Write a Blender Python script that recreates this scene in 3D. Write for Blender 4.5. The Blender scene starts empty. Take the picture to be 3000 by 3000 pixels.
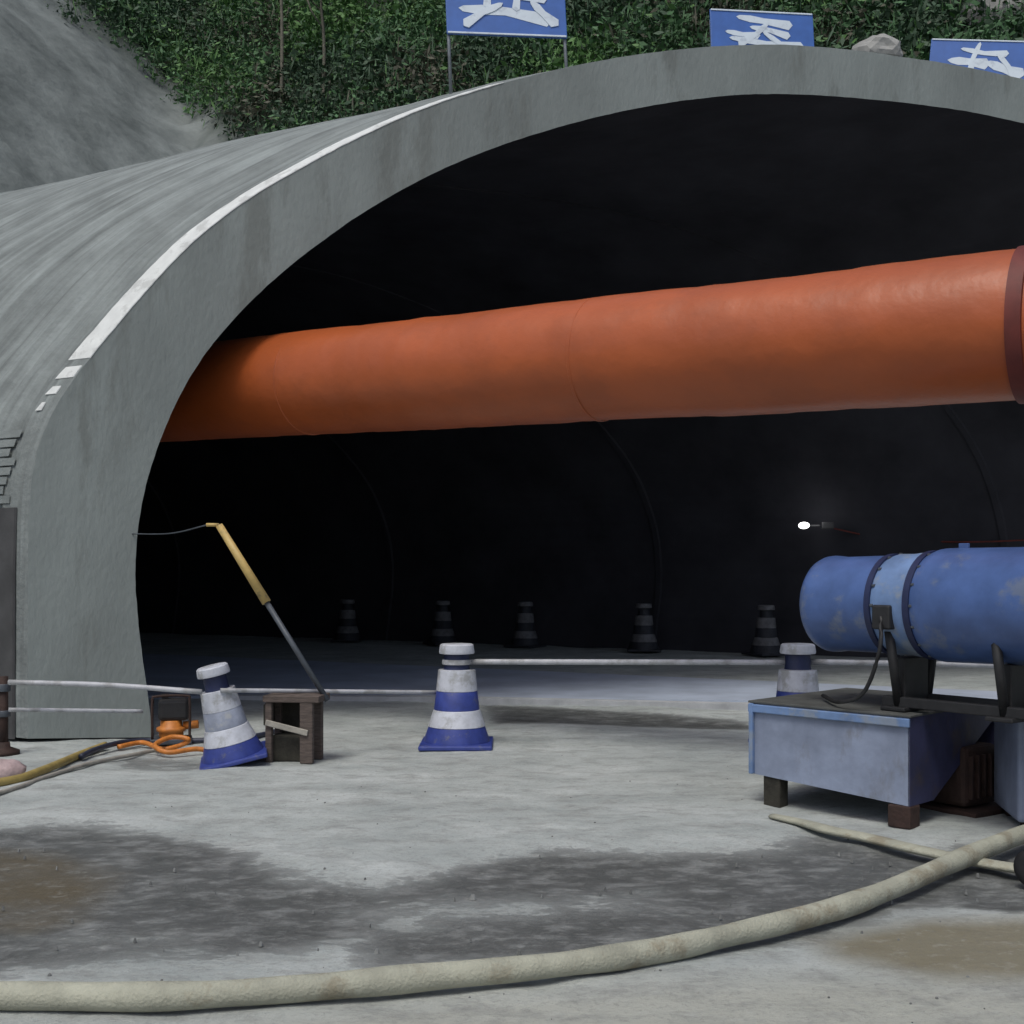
import bpy, bmesh, math, random
import numpy as np
from mathutils import Vector, Matrix, noise
random.seed(7); rng = np.random.default_rng(7)
R = math.radians
S = bpy.context.scene
# ------------------------------------------------------------------ camera, world, sun, exposure
F, H, HY, CX = 2200.0, 1.45, 1633.0, 1500.0      # focal length / horizon row in the 3000 px picture, eye height in m
FRAME = (1901.0, 1500.5, 1522.0)                 # width of the framed field, its centre column and row
cam = bpy.data.objects.new('camera', bpy.data.cameras.new('camera')); S.collection.objects.link(cam); S.camera = cam
cam.location = (0, 0, H); cam.rotation_euler = (R(90), 0, 0)
cam.data.sensor_width = 36; cam.data.lens = 36*F/FRAME[0]
cam.data.shift_x = (FRAME[1]-CX)/FRAME[0]; cam.data.shift_y = (HY-FRAME[2])/FRAME[0]
cam.data.clip_end = 2000
w = bpy.data.worlds.new('World'); S.world = w; w.use_nodes = True
nt = w.node_tree; bg = nt.nodes['Background']; sky = nt.nodes.new('ShaderNodeTexSky')
sky.sky_type = 'NISHITA'; sky.sun_disc = False; sky.sun_elevation = R(52); sky.sun_rotation = R(-60)
sky.air_density = 1.0; sky.dust_density = 4.0; sky.ozone_density = 1.0
nt.links.new(sky.outputs[0], bg.inputs[0]); bg.inputs[1].default_value = 0.095
sl = bpy.data.lights.new('sun', 'SUN'); sun = bpy.data.objects.new('sun', sl); S.collection.objects.link(sun)
sl.energy = 1.15; sl.angle = R(20); sl.color = (.98, 1, .94)
_d = Vector((-0.22, -0.50, 1.0)).normalized()
sun.rotation_euler = _d.to_track_quat('Z', 'Y').to_euler()
sky.sun_elevation = math.asin(_d.z); sky.sun_rotation = math.atan2(_d.x, _d.y)
S.view_settings.view_transform = 'Standard'; S.view_settings.look = 'None'
S.view_settings.gamma = 1; S.view_settings.use_curve_mapping = False
S.view_settings.exposure = 0.25

# ------------------------------------------------------------------ placing helpers
def P(px, py, Y): return Vector(((px-CX)/F*Y, Y, H+(HY-py)/F*Y))
def G(px, py, z=0.0):
    Y = (H-z)*F/(py-HY); return Vector(((px-CX)/F*Y, Y, z))

# ------------------------------------------------------------------ materials
def mat(name, col, rough=.8, var=.25, scale=4.0, bump=.0, bscale=60.0, metal=0.0, col2=None, stretch=(1,1,1), detail=6, emit=None, spec=None, wear=None, bdist=.02):
    m = bpy.data.materials.new(name); m.use_nodes = True
    n = m.node_tree; N = n.nodes; L = n.links; b = N['Principled BSDF']
    tc = N.new('ShaderNodeTexCoord'); mp = N.new('ShaderNodeMapping'); L.new(tc.outputs['Object'], mp.inputs[0])
    mp.inputs['Scale'].default_value = stretch
    no = N.new('ShaderNodeTexNoise'); no.inputs['Scale'].default_value = scale; no.inputs['Detail'].default_value = detail
    no.inputs['Roughness'].default_value = .6
    L.new(mp.outputs[0], no.inputs['Vector'])
    cr = N.new('ShaderNodeValToRGB'); cr.color_ramp.elements[0].position = .3; cr.color_ramp.elements[1].position = .7
    c2 = col2 or tuple(c*(1+var) for c in col)
    cr.color_ramp.elements[0].color = (*[c*(1-var) for c in col], 1) if not col2 else (*col, 1)
    cr.color_ramp.elements[1].color = (*[min(c, .95) for c in c2], 1)
    L.new(no.outputs[0], cr.inputs[0]); L.new(cr.outputs[0], b.inputs['Base Color'])
    b.inputs['Roughness'].default_value = rough; b.inputs['Metallic'].default_value = metal
    if spec is not None: b.inputs['Specular IOR Level'].default_value = spec
    if bump:
        nb = N.new('ShaderNodeTexNoise'); nb.inputs['Scale'].default_value = bscale; nb.inputs['Detail'].default_value = 5
        L.new(mp.outputs[0], nb.inputs['Vector'])
        bu = N.new('ShaderNodeBump'); bu.inputs['Strength'].default_value = bump; bu.inputs['Distance'].default_value = bdist
        L.new(nb.outputs[0], bu.inputs['Height']); L.new(bu.outputs[0], b.inputs['Normal'])
    if wear:     # patches of dirt, rust or scuffed paint: (colour, scale, threshold, strength, stretch)
        wc, wsc, wt, wst, wstr = wear
        mw = N.new('ShaderNodeMapping'); mw.inputs['Scale'].default_value = wstr; mw.inputs['Location'].default_value = (3.7, 1.9, 5.3); L.new(tc.outputs['Object'], mw.inputs[0])
        wn = N.new('ShaderNodeTexNoise'); wn.inputs['Scale'].default_value = wsc; wn.inputs['Detail'].default_value = 10; wn.inputs['Roughness'].default_value = .68
        L.new(mw.outputs[0], wn.inputs['Vector']); wr = N.new('ShaderNodeValToRGB')
        wr.color_ramp.elements[0].position = wt; wr.color_ramp.elements[0].color = (0,0,0,1); wr.color_ramp.elements[1].position = wt+.09; wr.color_ramp.elements[1].color = (wst,wst,wst,1)
        L.new(wn.outputs[0], wr.inputs[0]); mx = N.new('ShaderNodeMix'); mx.data_type = 'RGBA'
        L.new(wr.outputs[0], mx.inputs[0]); L.new(cr.outputs[0], mx.inputs[6]); mx.inputs[7].default_value = (*wc, 1); L.new(mx.outputs[2], b.inputs['Base Color'])
    if emit:
        b.inputs['Emission Color'].default_value = (*emit[0], 1); b.inputs['Emission Strength'].default_value = emit[1]
    m['cr'] = 0
    return m

M = {}
M['face'] = mat('cast_concrete', (.22,.248,.242), .85, .20, 1.0, .35, 26, stretch=(1,1,.45), detail=9, wear=((.13,.14,.13), 1.1, .54, .55, (1.6,1.6,.35)))
M['shell'] = mat('weathered_concrete', (.225,.25,.248), .9, .22, 2.0, .7, 16, detail=9)
_n = M['shell'].node_tree; _b = _n.nodes['Principled BSDF']; _src = _b.inputs['Base Color'].links[0].from_socket
_a = _n.nodes.new('ShaderNodeAttribute'); _a.attribute_name = 'course'; _mp = _n.nodes.new('ShaderNodeMapping'); _mp.inputs['Scale'].default_value = (6.5, .22, 1)
_no = _n.nodes.new('ShaderNodeTexNoise'); _no.inputs['Scale'].default_value = 1; _no.inputs['Detail'].default_value = 8; _no.inputs['Roughness'].default_value = .62
_n.links.new(_a.outputs['Vector'], _mp.inputs[0]); _n.links.new(_mp.outputs[0], _no.inputs['Vector'])
_r = _n.nodes.new('ShaderNodeValToRGB'); _r.color_ramp.elements[0].position = .30; _r.color_ramp.elements[0].color = (.52,.52,.52,1); _r.color_ramp.elements[1].position = .62; _r.color_ramp.elements[1].color = (1.12,1.12,1.12,1)
_n.links.new(_no.outputs[0], _r.inputs[0]); _m = _n.nodes.new('ShaderNodeMix'); _m.data_type = 'RGBA'; _m.blend_type = 'MULTIPLY'; _m.inputs[0].default_value = 1
_n.links.new(_src, _m.inputs[6]); _n.links.new(_r.outputs[0], _m.inputs[7]); _n.links.new(_m.outputs[2], _b.inputs['Base Color'])
M['flank_sheet'] = mat('dark_grey_sheet', (.055,.055,.057), .7, .3, 3, .4, 8)
M['board'] = mat('grey_formboard', (.21,.23,.225), .9, .30, 3, .4, 20, stretch=(.3,.3,3))
M['joint'] = mat('grey_joint_band', (.052,.052,.059), .8, .3, 2)
M['strip'] = mat('pale_edge_strip', (.68,.70,.69), .7, .10, 6, .1, 40, wear=((.42,.43,.42), 5, .52, .6, (1,1,1)))
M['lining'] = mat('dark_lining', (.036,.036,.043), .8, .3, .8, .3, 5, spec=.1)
M['duct'] = mat('orange_duct_fabric', (.40,.088,.020), .42, .12, 1.3, .35, 5, wear=((.24,.060,.020), 1.3, .52, .22, (1,1,1.4)), bdist=.03)
M['duct'].node_tree.nodes['Principled BSDF'].inputs['Coat Weight'].default_value = .18
M['duct'].node_tree.nodes['Principled BSDF'].inputs['Coat Roughness'].default_value = .38
M['duct_strap'] = mat('dark_red_strap', (.14,.025,.018), .6, .2, 8)
M['blue'] = mat('blue_painted_steel', (.068,.122,.30), .34, .22, 5, .08, 20, wear=((.20,.22,.24), 3.2, .56, .55, (1,1,1)))
M['blue_light'] = mat('faded_blue_steel', (.14,.225,.41), .5, .25, 6, .08, 20, wear=((.27,.29,.30), 5, .5, .6, (1,1,1)))
M['black'] = mat('black_steel', (.018,.018,.02), .55, .3, 20)
M['tank'] = mat('chalky_blue_grey_steel', (.23,.27,.37), .6, .28, 3.2, .15, 15, wear=((.15,.145,.14), 3.4, .56, .5, (1,1,.5)))
M['tank_shaded'] = mat('shaded_navy_steel', (.030,.032,.08), .6, .35, 4, .15, 15, wear=((.06,.045,.04), 4, .55, .6, (1,1,1)))  # darker copy of the box steel, shade of the end side put into the colour
M['olive'] = mat('dirty_olive_plate', (.075,.078,.075), .8, .35, 6, .2, 30)
M['rust'] = mat('rusty_dark_steel', (.035,.018,.014), .8, .5, 9, .3, 40)
M['cone_blue'] = mat('cone_blue_plastic', (.035,.055,.25), .45, .2, 14, wear=((.16,.16,.17), 7, .56, .6, (1,1,1)))
M['cone_navy'] = mat('cone_navy_plastic', (.015,.022,.07), .5, .2, 14)
M['cone_white'] = mat('cone_white_reflective', (.52,.54,.60), .5, .16, 14, wear=((.25,.25,.23), 6, .50, .6, (1,1,1)))
M['dimmed_white'] = mat('dimmed_white_plastic', (.13,.13,.14), .7, .4, 9)  # for the far cones: the tunnel's dim light put into their colours
M['dimmed_dark'] = mat('dimmed_dark_plastic', (.02,.022,.03), .7, .4, 9)
M['bar'] = mat('dirty_white_plastic', (.44,.45,.48), .5, .18, 9, wear=((.20,.20,.19), 4, .5, .6, (1,1,1)))
M['yellow'] = mat('yellow_paint', (.52,.37,.13), .5, .15, 12, wear=((.16,.14,.10), 9, .55, .7, (1,1,1)))
M['steel'] = mat('dark_grey_steel', (.06,.07,.085), .5, .3, 10)
M['orange'] = mat('orange_rubber', (.55,.19,.035), .5, .25, 20)
M['yellow_hose'] = mat('ochre_hose', (.33,.25,.08), .6, .25, 10)
M['cable'] = mat('dark_cable', (.03,.035,.06), .5, .3, 20)
M['wood'] = mat('weathered_timber', (.10,.078,.068), .9, .4, 12, .4, 40, stretch=(1,1,6))
M['wood_dark'] = mat('dark_timber', (.028,.026,.02), .9, .4, 12, .3, 40)  # darker than the other timber all over
M['plank'] = mat('pale_plank', (.33,.31,.27), .85, .25, 10, .3, 40)
M['hose'] = mat('canvas_hose', (.36,.36,.29), .85, .22, 6, .4, 90, wear=((.20,.16,.10), 3.5, .52, .55, (1,1,1)))
M['kerb'] = mat('kerb_concrete', (.42,.43,.45), .85, .18, 5, .3, 30)
M['sign'] = mat('sign_blue', (.045,.13,.42), .4, .12, 5)
M['sign_white'] = mat('sign_white', (.62,.70,.78), .5, .08, 5, wear=((.40,.46,.55), 9, .55, .6, (1,1,1)))
M['post'] = mat('galvanised_post', (.22,.24,.26), .5, .2, 10, metal=.4)
M['stone'] = mat('pale_rock', (.30,.30,.29), .95, .3, 1.5, .8, 6)
M['gravel'] = mat('gravel', (.17,.175,.17), .95, .5, 3, .2, 30)
M['bark'] = mat('pale_bark', (.16,.15,.12), .9, .3, 8)
M['sack'] = mat('pinkish_sack', (.42,.32,.32), .85, .25, 10, .5, 30)
M['lamp'] = mat('lamp_lens', (.8,.8,.8), .3, .0, 1, emit=((1,.98,.95), 3.0))

# ------------------------------------------------------------------ mesh helpers
def link(o, parent=None):
    S.collection.objects.link(o)
    if parent: o.parent = parent
    return o
def mk(name, verts, faces, m, parent=None, smooth=False, auto=None):
    me = bpy.data.meshes.new(name); me.from_pydata([tuple(v) for v in verts], [], faces); me.update()
    me.materials.append(m)
    if smooth: me.polygons.foreach_set('use_smooth', [True]*len(me.polygons))
    o = bpy.data.objects.new(name, me)
    if parent and parent.location.length: pass
    return link(o, parent)
def bm_obj(name, bm, m, parent=None, smooth=False):
    me = bpy.data.meshes.new(name); bm.normal_update(); bm.to_mesh(me); bm.free(); me.materials.append(m)
    if smooth: me.polygons.foreach_set('use_smooth', [True]*len(me.polygons))
    return link(bpy.data.objects.new(name, me), parent)
def thing(name, label, cat, loc=(0,0,0), rot=(0,0,0), group=None):
    o = bpy.data.objects.new(name, None); link(o); o.location = loc; o.rotation_euler = rot
    o.empty_display_size = .2; o['label'] = label; o['category'] = cat
    if group: o['group'] = group
    return o
def tag(o, label, cat, group=None):
    o['label'] = label; o['category'] = cat
    if group: o['group'] = group
    return o
def structure(o, label=None):
    o['kind'] = 'structure'
    if label: o['label'] = label
    return o
def box_bm(bm, c, s, rot=None, bev=0.0):
    r = bmesh.ops.create_cube(bm, size=1.0); vs = r['verts']
    bmesh.ops.scale(bm, vec=s, verts=vs)
    if bev:
        es = list({e for v in vs for e in v.link_edges})
        g = bmesh.ops.bevel(bm, geom=es, offset=bev, segments=2, affect='EDGES', profile=.5)
        vs = list({v for v in g['verts']} | {v for v in vs if v.is_valid})
    if rot is not None: bmesh.ops.rotate(bm, cent=(0,0,0), matrix=rot, verts=vs)
    bmesh.ops.translate(bm, vec=c, verts=vs)
    return vs
def box(name, c, s, m, parent=None, rot=None, bev=.006):
    bm = bmesh.new(); box_bm(bm, c, s, rot, bev); return bm_obj(name, bm, m, parent)
def tube(name, pts, r, m, parent=None, seg=12, smooth=True, rfun=None, squash=1.0):
    pts = [Vector(p) for p in pts]; vs = []; fs = []; n = len(pts)
    for i, p in enumerate(pts):
        t = (pts[min(i+1, n-1)]-pts[max(i-1, 0)]).normalized()
        up = Vector((0,0,1)) if abs(t.z) < .95 else Vector((1,0,0))
        a = t.cross(up).normalized(); b = a.cross(t).normalized()
        rr = r if rfun is None else rfun(i/(n-1))*r
        for k in range(seg):
            q = 2*math.pi*k/seg
            vs.append(p+a*math.cos(q)*rr+b*math.sin(q)*rr*squash)
    for i in range(n-1):
        for k in range(seg):
            k2 = (k+1) % seg
            fs.append((i*seg+k, i*seg+k2, (i+1)*seg+k2, (i+1)*seg+k))
    fs.append(tuple(range(seg))[::-1]); fs.append(tuple((n-1)*seg+k for k in range(seg)))
    return mk(name, vs, fs, m, parent, smooth)
def spline(ctrl, n=60):
    c = [Vector(p) for p in ctrl]; c = [c[0]*2-c[1]]+c+[c[-1]*2-c[-2]]; out = []
    m = len(c)-3
    for i in range(n+1):
        t = i/n*m; k = min(int(t), m-1); t -= k
        p0, p1, p2, p3 = c[k:k+4]
        out.append(.5*((2*p1)+(p2-p0)*t+(2*p0-5*p1+4*p2-p3)*t*t+(3*p1-p0-3*p2+p3)*t**3))
    return out
def lathe(name, prof, m, parent=None, seg=32, smooth=True, square=None):
    vs = []; fs = []; n = len(prof)
    for r, z in prof:
        for k in range(seg):
            q = 2*math.pi*k/seg; vs.append((r*math.cos(q), r*math.sin(q), z))
    for i in range(n-1):
        for k in range(seg):
            k2 = (k+1) % seg; fs.append((i*seg+k, i*seg+k2, (i+1)*seg+k2, (i+1)*seg+k))
    if prof[0][0] > 1e-4: fs.append(tuple(range(seg))[::-1])
    if prof[-1][0] > 1e-4: fs.append(tuple((n-1)*seg+k for k in range(seg)))
    return mk(name, vs, fs, m, parent, smooth)
def sharp(o, ang=35):
    me = o.data
    bm = bmesh.new(); bm.from_mesh(me)
    for e in bm.edges:
        if len(e.link_faces) == 2 and e.calc_face_angle(0) > R(ang): e.smooth = False
    bm.to_mesh(me); bm.free(); return o
def copy_thing(root, loc, rot=None, label=None):
    r = root.copy(); S.collection.objects.link(r); r.location = loc
    if rot is not None: r.rotation_euler = rot
    if label: r['label'] = label
    for ch in list(root.children):
        c = ch.copy(); S.collection.objects.link(c); c.parent = r
        for g in ch.children:
            d = g.copy(); S.collection.objects.link(d); d.parent = c
    return r
def fbm(x, y, z=0., o=4): return noise.fractal(Vector((x, y, z)), 1.0, 2.0, o)

# ------------------------------------------------------------------ tunnel portal frame: plane of the portal face and tunnel axis
TH = R(20); DU = Vector((math.cos(TH), math.sin(TH), 0)); O = G(601, 1950)
AX = Vector((-math.sin(R(61.8)), math.cos(R(61.8)), 0)); NN = Vector((AX.y, -AX.x, 0))   # into the hill; across the tunnel
def bp(px, py):
    k = (px-CX)/F; t = (k*O.y-O.x)/(DU.x-k*DU.y); Y = O.y+DU.y*t
    return (t, H+(HY-py)/F*Y)
outer_px = [(601,1781),(601,1610),(603,1500),(611,1410),(642,1330),(711,1241),(776,1165),(834,1095),(912,1010),(990,952),(1070,903),(1200,833),(1292,790),(1371,757),(1507,717),(1610,695),(1700,674),(1860,656),(1960,652),(2066,656),(2142,664),(2278,685)]
inner_px = [(818,1810),(808,1750),(801,1678),(800,1620),(804,1560),(813,1487),(834,1419),(861,1354),(885,1297),(916,1241),(984,1161),(1035,1108),(1121,1036),(1200,979),(1302,915),(1405,866),(1528,822),(1644,790),(1746,767),(1868,750),(1940,745),(2005,744),(2142,750),(2278,768)]
UC = 9.75
def full(pxs, base_u, n=260):
    pts = [(base_u, -.3)]+[bp(*p) for p in pxs]
    pts = [p for p in pts if p[0] < UC-.3]
    pts3 = spline([Vector((u, z, 0)) for u, z in pts]+[Vector((UC, pts[-1][1]+.015, 0))], n)
    L = [(v.x, v.y) for v in pts3]
    A = np.array(L+[(2*UC-u, z) for u, z in L[-2::-1]])
    ker = np.exp(-.5*(np.arange(-26, 27)/9.0)**2); ker /= ker.sum()
    pad = np.concatenate([np.repeat(A[:1], 26, 0), A, np.repeat(A[-1:], 26, 0)])
    B = np.stack([np.convolve(pad[:, k], ker, 'valid') for k in (0, 1)], 1)
    L = [tuple(v) for v in B]
    return [(u+.004*noise.noise(Vector((u*2.5, z*2.5, base_u+3)))+.004*noise.noise(Vector((u*9, z*9, 1))), z+.004*noise.noise(Vector((u*2.5, z*2.5, 11)))+.004*noise.noise(Vector((u*9, z*9, 7)))) for u, z in L]
OUT = full(outer_px, 0.0); INN = full(inner_px, 1.06)
def W(u, z, s=0.0): return O+DU*u+AX*s+Vector((0, 0, z))
NP = len(OUT)

portal = thing('tunnel_portal', 'grey concrete tunnel entrance with wide arch face, open mouth at the foot of the slope', 'tunnel', O)
def rel(v): return Vector(v)-O
# face ring
vs = []; fs = []
ndiv = 4
for i in range(NP):
    (a, b), (c, d) = OUT[i], INN[i]
    for j in range(ndiv+1):
        q = j/ndiv; vs.append(rel(W(a+(c-a)*q, b+(d-b)*q)))
for i in range(NP-1):
    for j in range(ndiv):
        k = i*(ndiv+1)+j; fs.append((k, k+1, k+ndiv+2, k+ndiv+1))
mk('arch_face', vs, fs, M['face'], portal)
# outer shell, running back under the slope
def extrude(name, prof, svals, m, jitter=0.0):
    vs = []; fs = []
    for si, s in enumerate(svals):
        for i, (u, z) in enumerate(prof):
            p = W(u, z, s)
            if jitter and si:
                um, zm = prof[max(i-1, 0)]; up, zp = prof[min(i+1, len(prof)-1)]; tl = math.hypot(up-um, zp-zm)
                q = noise.noise(p*.7)*jitter*min(1, s)-(.035 if si % 4 == 0 else 0)-.03*abs(noise.noise(Vector((s*3.1, 0, i*.03))))
                p = p-DU*(-(zp-zm)/tl*-q)+Vector((0, 0, (up-um)/tl*q))
            vs.append(rel(p))
    n = len(prof)
    for s in range(len(svals)-1):
        for i in range(n-1):
            k = s*n+i; fs.append((k, k+1, k+n+1, k+n))
    o = mk(name, vs, fs, m, portal, True)
    arc = [0.0]
    for i in range(1, n): arc.append(arc[-1]+math.hypot(prof[i][0]-prof[i-1][0], prof[i][1]-prof[i-1][1]))
    at = o.data.attributes.new('course', 'FLOAT_VECTOR', 'POINT')
    at.data.foreach_set('vector', [c for s in svals for i in range(n) for c in (s, arc[i], 0.0)])
    return o
extrude('shell', OUT, [0, .26, .30, .34]+[.36+.11*i for i in range(150)]+[17+i for i in range(16)], M['shell'], .035)
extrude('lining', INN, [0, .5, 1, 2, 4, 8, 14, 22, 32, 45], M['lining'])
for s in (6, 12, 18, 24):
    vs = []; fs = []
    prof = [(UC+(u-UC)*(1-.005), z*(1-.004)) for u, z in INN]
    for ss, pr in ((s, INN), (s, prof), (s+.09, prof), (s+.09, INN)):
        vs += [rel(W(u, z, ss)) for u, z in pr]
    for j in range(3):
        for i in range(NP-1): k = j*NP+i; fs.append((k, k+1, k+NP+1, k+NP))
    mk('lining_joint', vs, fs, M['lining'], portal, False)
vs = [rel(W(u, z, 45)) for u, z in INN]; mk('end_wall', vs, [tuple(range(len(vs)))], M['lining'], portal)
lowp = [(u, z) for u, z in OUT[:NP//2] if z < 2.15]
def flank(name, z0, z1, s0, s1, th, m):
    vs = []; fs = []; pr = []
    for k in range(5):
        z = z0+(z1-z0)*k/4
        u = np.interp(z, [q[1] for q in OUT[:NP//3]], [q[0] for q in OUT[:NP//3]]); pr.append((u, z))
    for s in (s0, s1):
        for u, z in pr: vs.append(rel(W(u-.01, z, s)))
        for u, z in pr[::-1]: vs.append(rel(W(u-.01-th, z, s)))
    n_ = 10
    for k in range(n_): k2 = (k+1) % n_; fs.append((k, k2, n_+k2, n_+k))
    fs += [tuple(range(n_))[::-1], tuple(range(n_, 2*n_))]
    return mk(name, vs, fs, m, portal)
flank('dark_flank_sheet', .02, 2.0, .14, 12, .02, M['flank_sheet'])  # dark sheet over the lower flank of the shell
for k in range(8): flank('side_board', 2.04+k*.082, 2.04+k*.082+.066, .24+.03*(k*7 % 4), 6+.4*(k % 4), .003, M['shell'])
# pale strip along the outer edge of the face, with its broken lower end
def strip(z0, z1, w0, w1, name='edge_strip', s0=-.006):
    idx = [i for i, (u, z) in enumerate(OUT[:NP//2]) if z0 <= z <= z1]
    vs = []; fs = []
    for n_, i in enumerate(idx):
        u, z = OUT[i]; um, zm = OUT[i-1]; up, zp = OUT[i+1]
        t = Vector((up-um, zp-zm)).normalized(); nx, nz = -t.y*.008, t.x*.008
        q = n_/max(1, len(idx)-1); wd = w0+(w1-w0)*q+.02*noise.noise(Vector((u*3, 7, 0)))
        for s, e in ((s0, -.0), (s0, 1), (wd, 1), (wd, 0)):
            vs.append(rel(W(u+nx*e, z+nz*e, s)))
    for n_ in range(len(idx)-1):
        for j in range(3): k = n_*4+j; fs.append((k, k+4, k+5, k+1))
    if idx: fs += [(0, 1, 2, 3), tuple(len(idx)*4-4+j for j in (3, 2, 1, 0))]
    return mk(name, vs, fs, M['strip'], portal)
ZT = bp(1480, 722)[1]
strip(bp(711, 1241)[1], ZT, .26, .16)
for (ya, yb, s0, s1) in ((1278, 1246, .02, .24), (1304, 1285, .10, .23), (1334, 1312, .16, .23)):
    strip(bp(670, ya)[1], bp(690, yb)[1], s1, s1-.03, 'broken_dash', s0)

# ------------------------------------------------------------------ ground
def pip(x, y, poly):
    c = np.zeros(x.shape, bool); n = len(poly)
    for i in range(n):
        x1, y1 = poly[i]; x2, y2 = poly[(i+1) % n]
        if y1 == y2: continue
        c ^= ((y1 > y) != (y2 > y)) & (x < (x2-x1)*(y-y1)/(y2-y1)+x1)
    return c
def seg_d(x, y, poly):
    d = np.full(x.shape, 1e9); n = len(poly)
    for i in range(n):
        x1, y1 = poly[i]; x2, y2 = poly[(i+1) % n]
        dx, dy = x2-x1, y2-y1; t = np.clip(((x-x1)*dx+(y-y1)*dy)/(dx*dx+dy*dy+1e-9), 0, 1)
        d = np.minimum(d, np.hypot(x-x1-t*dx, y-y1-t*dy))
    return d
def field(X, Y, poly_px, soft):
    poly = [(G(a, b).x, G(a, b).y) for a, b in poly_px]
    ins = pip(X, Y, poly); d = seg_d(X, Y, poly)
    return np.clip(.5+np.where(ins, d, -d)/soft, 0, 1)
xs = np.unique(np.concatenate([np.linspace(-70, -9, 40), np.linspace(-9, 9, 420), np.linspace(9, 70, 40)]))
ys = np.unique(np.concatenate([np.linspace(-12, 1.5, 12), np.linspace(1.5, 12, 330), np.linspace(12, 30, 90), np.linspace(30, 90, 30)]))
X, Y = np.meshgrid(xs, ys); nx, ny = len(xs), len(ys)
damp_poly = [(-900,2060),(0,2085),(550,2105),(700,2100),(880,2120),(1000,2150),(1100,2200),(1250,2216),(1340,2196),(1450,2165),(1560,2146),(1750,2150),(1950,2150),(2060,2120),(2250,2150),(2451,2130),(3200,2120),(3300,2260),(2451,2228),(2250,2262),(2090,2300),(1900,2335),(1700,2350),(1400,2352),(1260,2352),(1200,2318),(1000,2345),(700,2362),(550,2372),(-200,2385),(-900,2400)]
brown = np.maximum(field(X, Y, [(480,2140),(640,2150),(760,2190),(700,2270),(600,2290),(450,2280)], .22), field(X, Y, [(2060,2310),(2250,2285),(2600,2270),(2900,2330),(2600,2390),(2300,2385),(2100,2350)], .22))
damp_shade = field(X, Y, damp_poly, .38)
damp_shade = damp_shade*(1-.45*field(X, Y, [(1180,2250),(1500,2228),(1760,2220),(1840,2262),(1500,2290),(1250,2300)], .35))*(1-.4*field(X, Y, [(600,2300),(800,2290),(950,2296),(900,2330),(650,2330)], .3))
damp_shade = np.maximum(damp_shade, 1.5*field(X, Y, [(2330,2205),(2420,2165),(2600,2150),(2600,2250),(2430,2262),(2340,2250)], .2))
damp_shade = np.maximum(damp_shade, 1.25*field(X, Y, [(1455,1878),(1600,1886),(1900,1906),(2000,1922),(1900,1922),(1700,1914),(1480,1912)], .45))  # shadow strip right of the middle cone, put into the ground colour
damp_shade = np.maximum(damp_shade, .6*field(X, Y, [(780,1975),(900,1980),(1000,1985),(900,2002),(760,1998)], .15))
yellowish = field(X, Y, [(-600,2480),(900,2480),(1400,2410),(2100,2380),(3200,2400),(3500,3200),(-600,3200)], .35)
Z = np.zeros_like(X)
def gz(x, y): return .022*noise.noise(Vector((x*1.1, y*1.1, 0)))+.009*noise.noise(Vector((x*5, y*5, 3)))
for j in range(ny):
    for i in range(nx):
        x, y = X[j, i], Y[j, i]
        if abs(x) < 9.5 and 1 < y < 30: Z[j, i] = .022*noise.noise(Vector((x*1.1, y*1.1, 0)))+.009*noise.noise(Vector((x*5, y*5, 3)))
Z -= .02*damp_shade
V = np.stack([X, Y, Z], -1).reshape(-1, 3)
idx = np.arange(nx*ny).reshape(ny, nx)
Fc = np.stack([idx[:-1, :-1], idx[:-1, 1:], idx[1:, 1:], idx[1:, :-1]], -1).reshape(-1, 4)
me = bpy.data.meshes.new('ground'); me.from_pydata(V.tolist(), [], Fc.tolist()); me.update()
me.polygons.foreach_set('use_smooth', [True]*len(me.polygons))
for nm, A in (('damp_shade', damp_shade), ('mud', brown), ('pale', yellowish)):
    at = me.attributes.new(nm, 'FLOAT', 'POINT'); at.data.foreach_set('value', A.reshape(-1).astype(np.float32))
gm = bpy.data.materials.new('dusty_concrete_ground'); gm.use_nodes = True
n = gm.node_tree; N = n.nodes; L = n.links; b = N['Principled BSDF']
def noise_node(scale, stretch=(1,1,1), detail=6, rough=.6):
    tc = N.new('ShaderNodeTexCoord'); mp = N.new('ShaderNodeMapping'); mp.inputs['Scale'].default_value = stretch
    L.new(tc.outputs['Object'], mp.inputs[0]); no = N.new('ShaderNodeTexNoise'); no.inputs['Scale'].default_value = scale
    no.inputs['Detail'].default_value = detail; no.inputs['Roughness'].default_value = rough; L.new(mp.outputs[0], no.inputs['Vector']); return no.outputs[0]
def mth(op, a, c, clamp=False):
    x = N.new('ShaderNodeMath'); x.operation = op; x.use_clamp = clamp
    for k, v in ((0, a), (1, c)):
        if isinstance(v, (int, float)): x.inputs[k].default_value = v
        else: L.new(v, x.inputs[k])
    return x.outputs[0]
def ramp(v, stops):
    r = N.new('ShaderNodeValToRGB'); L.new(v, r.inputs[0]); e = r.color_ramp.elements
    while len(e) < len(stops): e.new(.5)
    for k, (p, c) in enumerate(stops): e[k].position = p; e[k].color = (*c, 1)
    return r.outputs[0]
def mix(f, a, c):
    x = N.new('ShaderNodeMix'); x.data_type = 'RGBA'; L.new(f, x.inputs[0])
    for k, v in ((6, a), (7, c)):
        if isinstance(v, tuple): x.inputs[k].default_value = (*v, 1)
        else: L.new(v, x.inputs[k])
    return x.outputs[2]
def attr(nm):
    a = N.new('ShaderNodeAttribute'); a.attribute_name = nm; return a.outputs['Fac']
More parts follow.
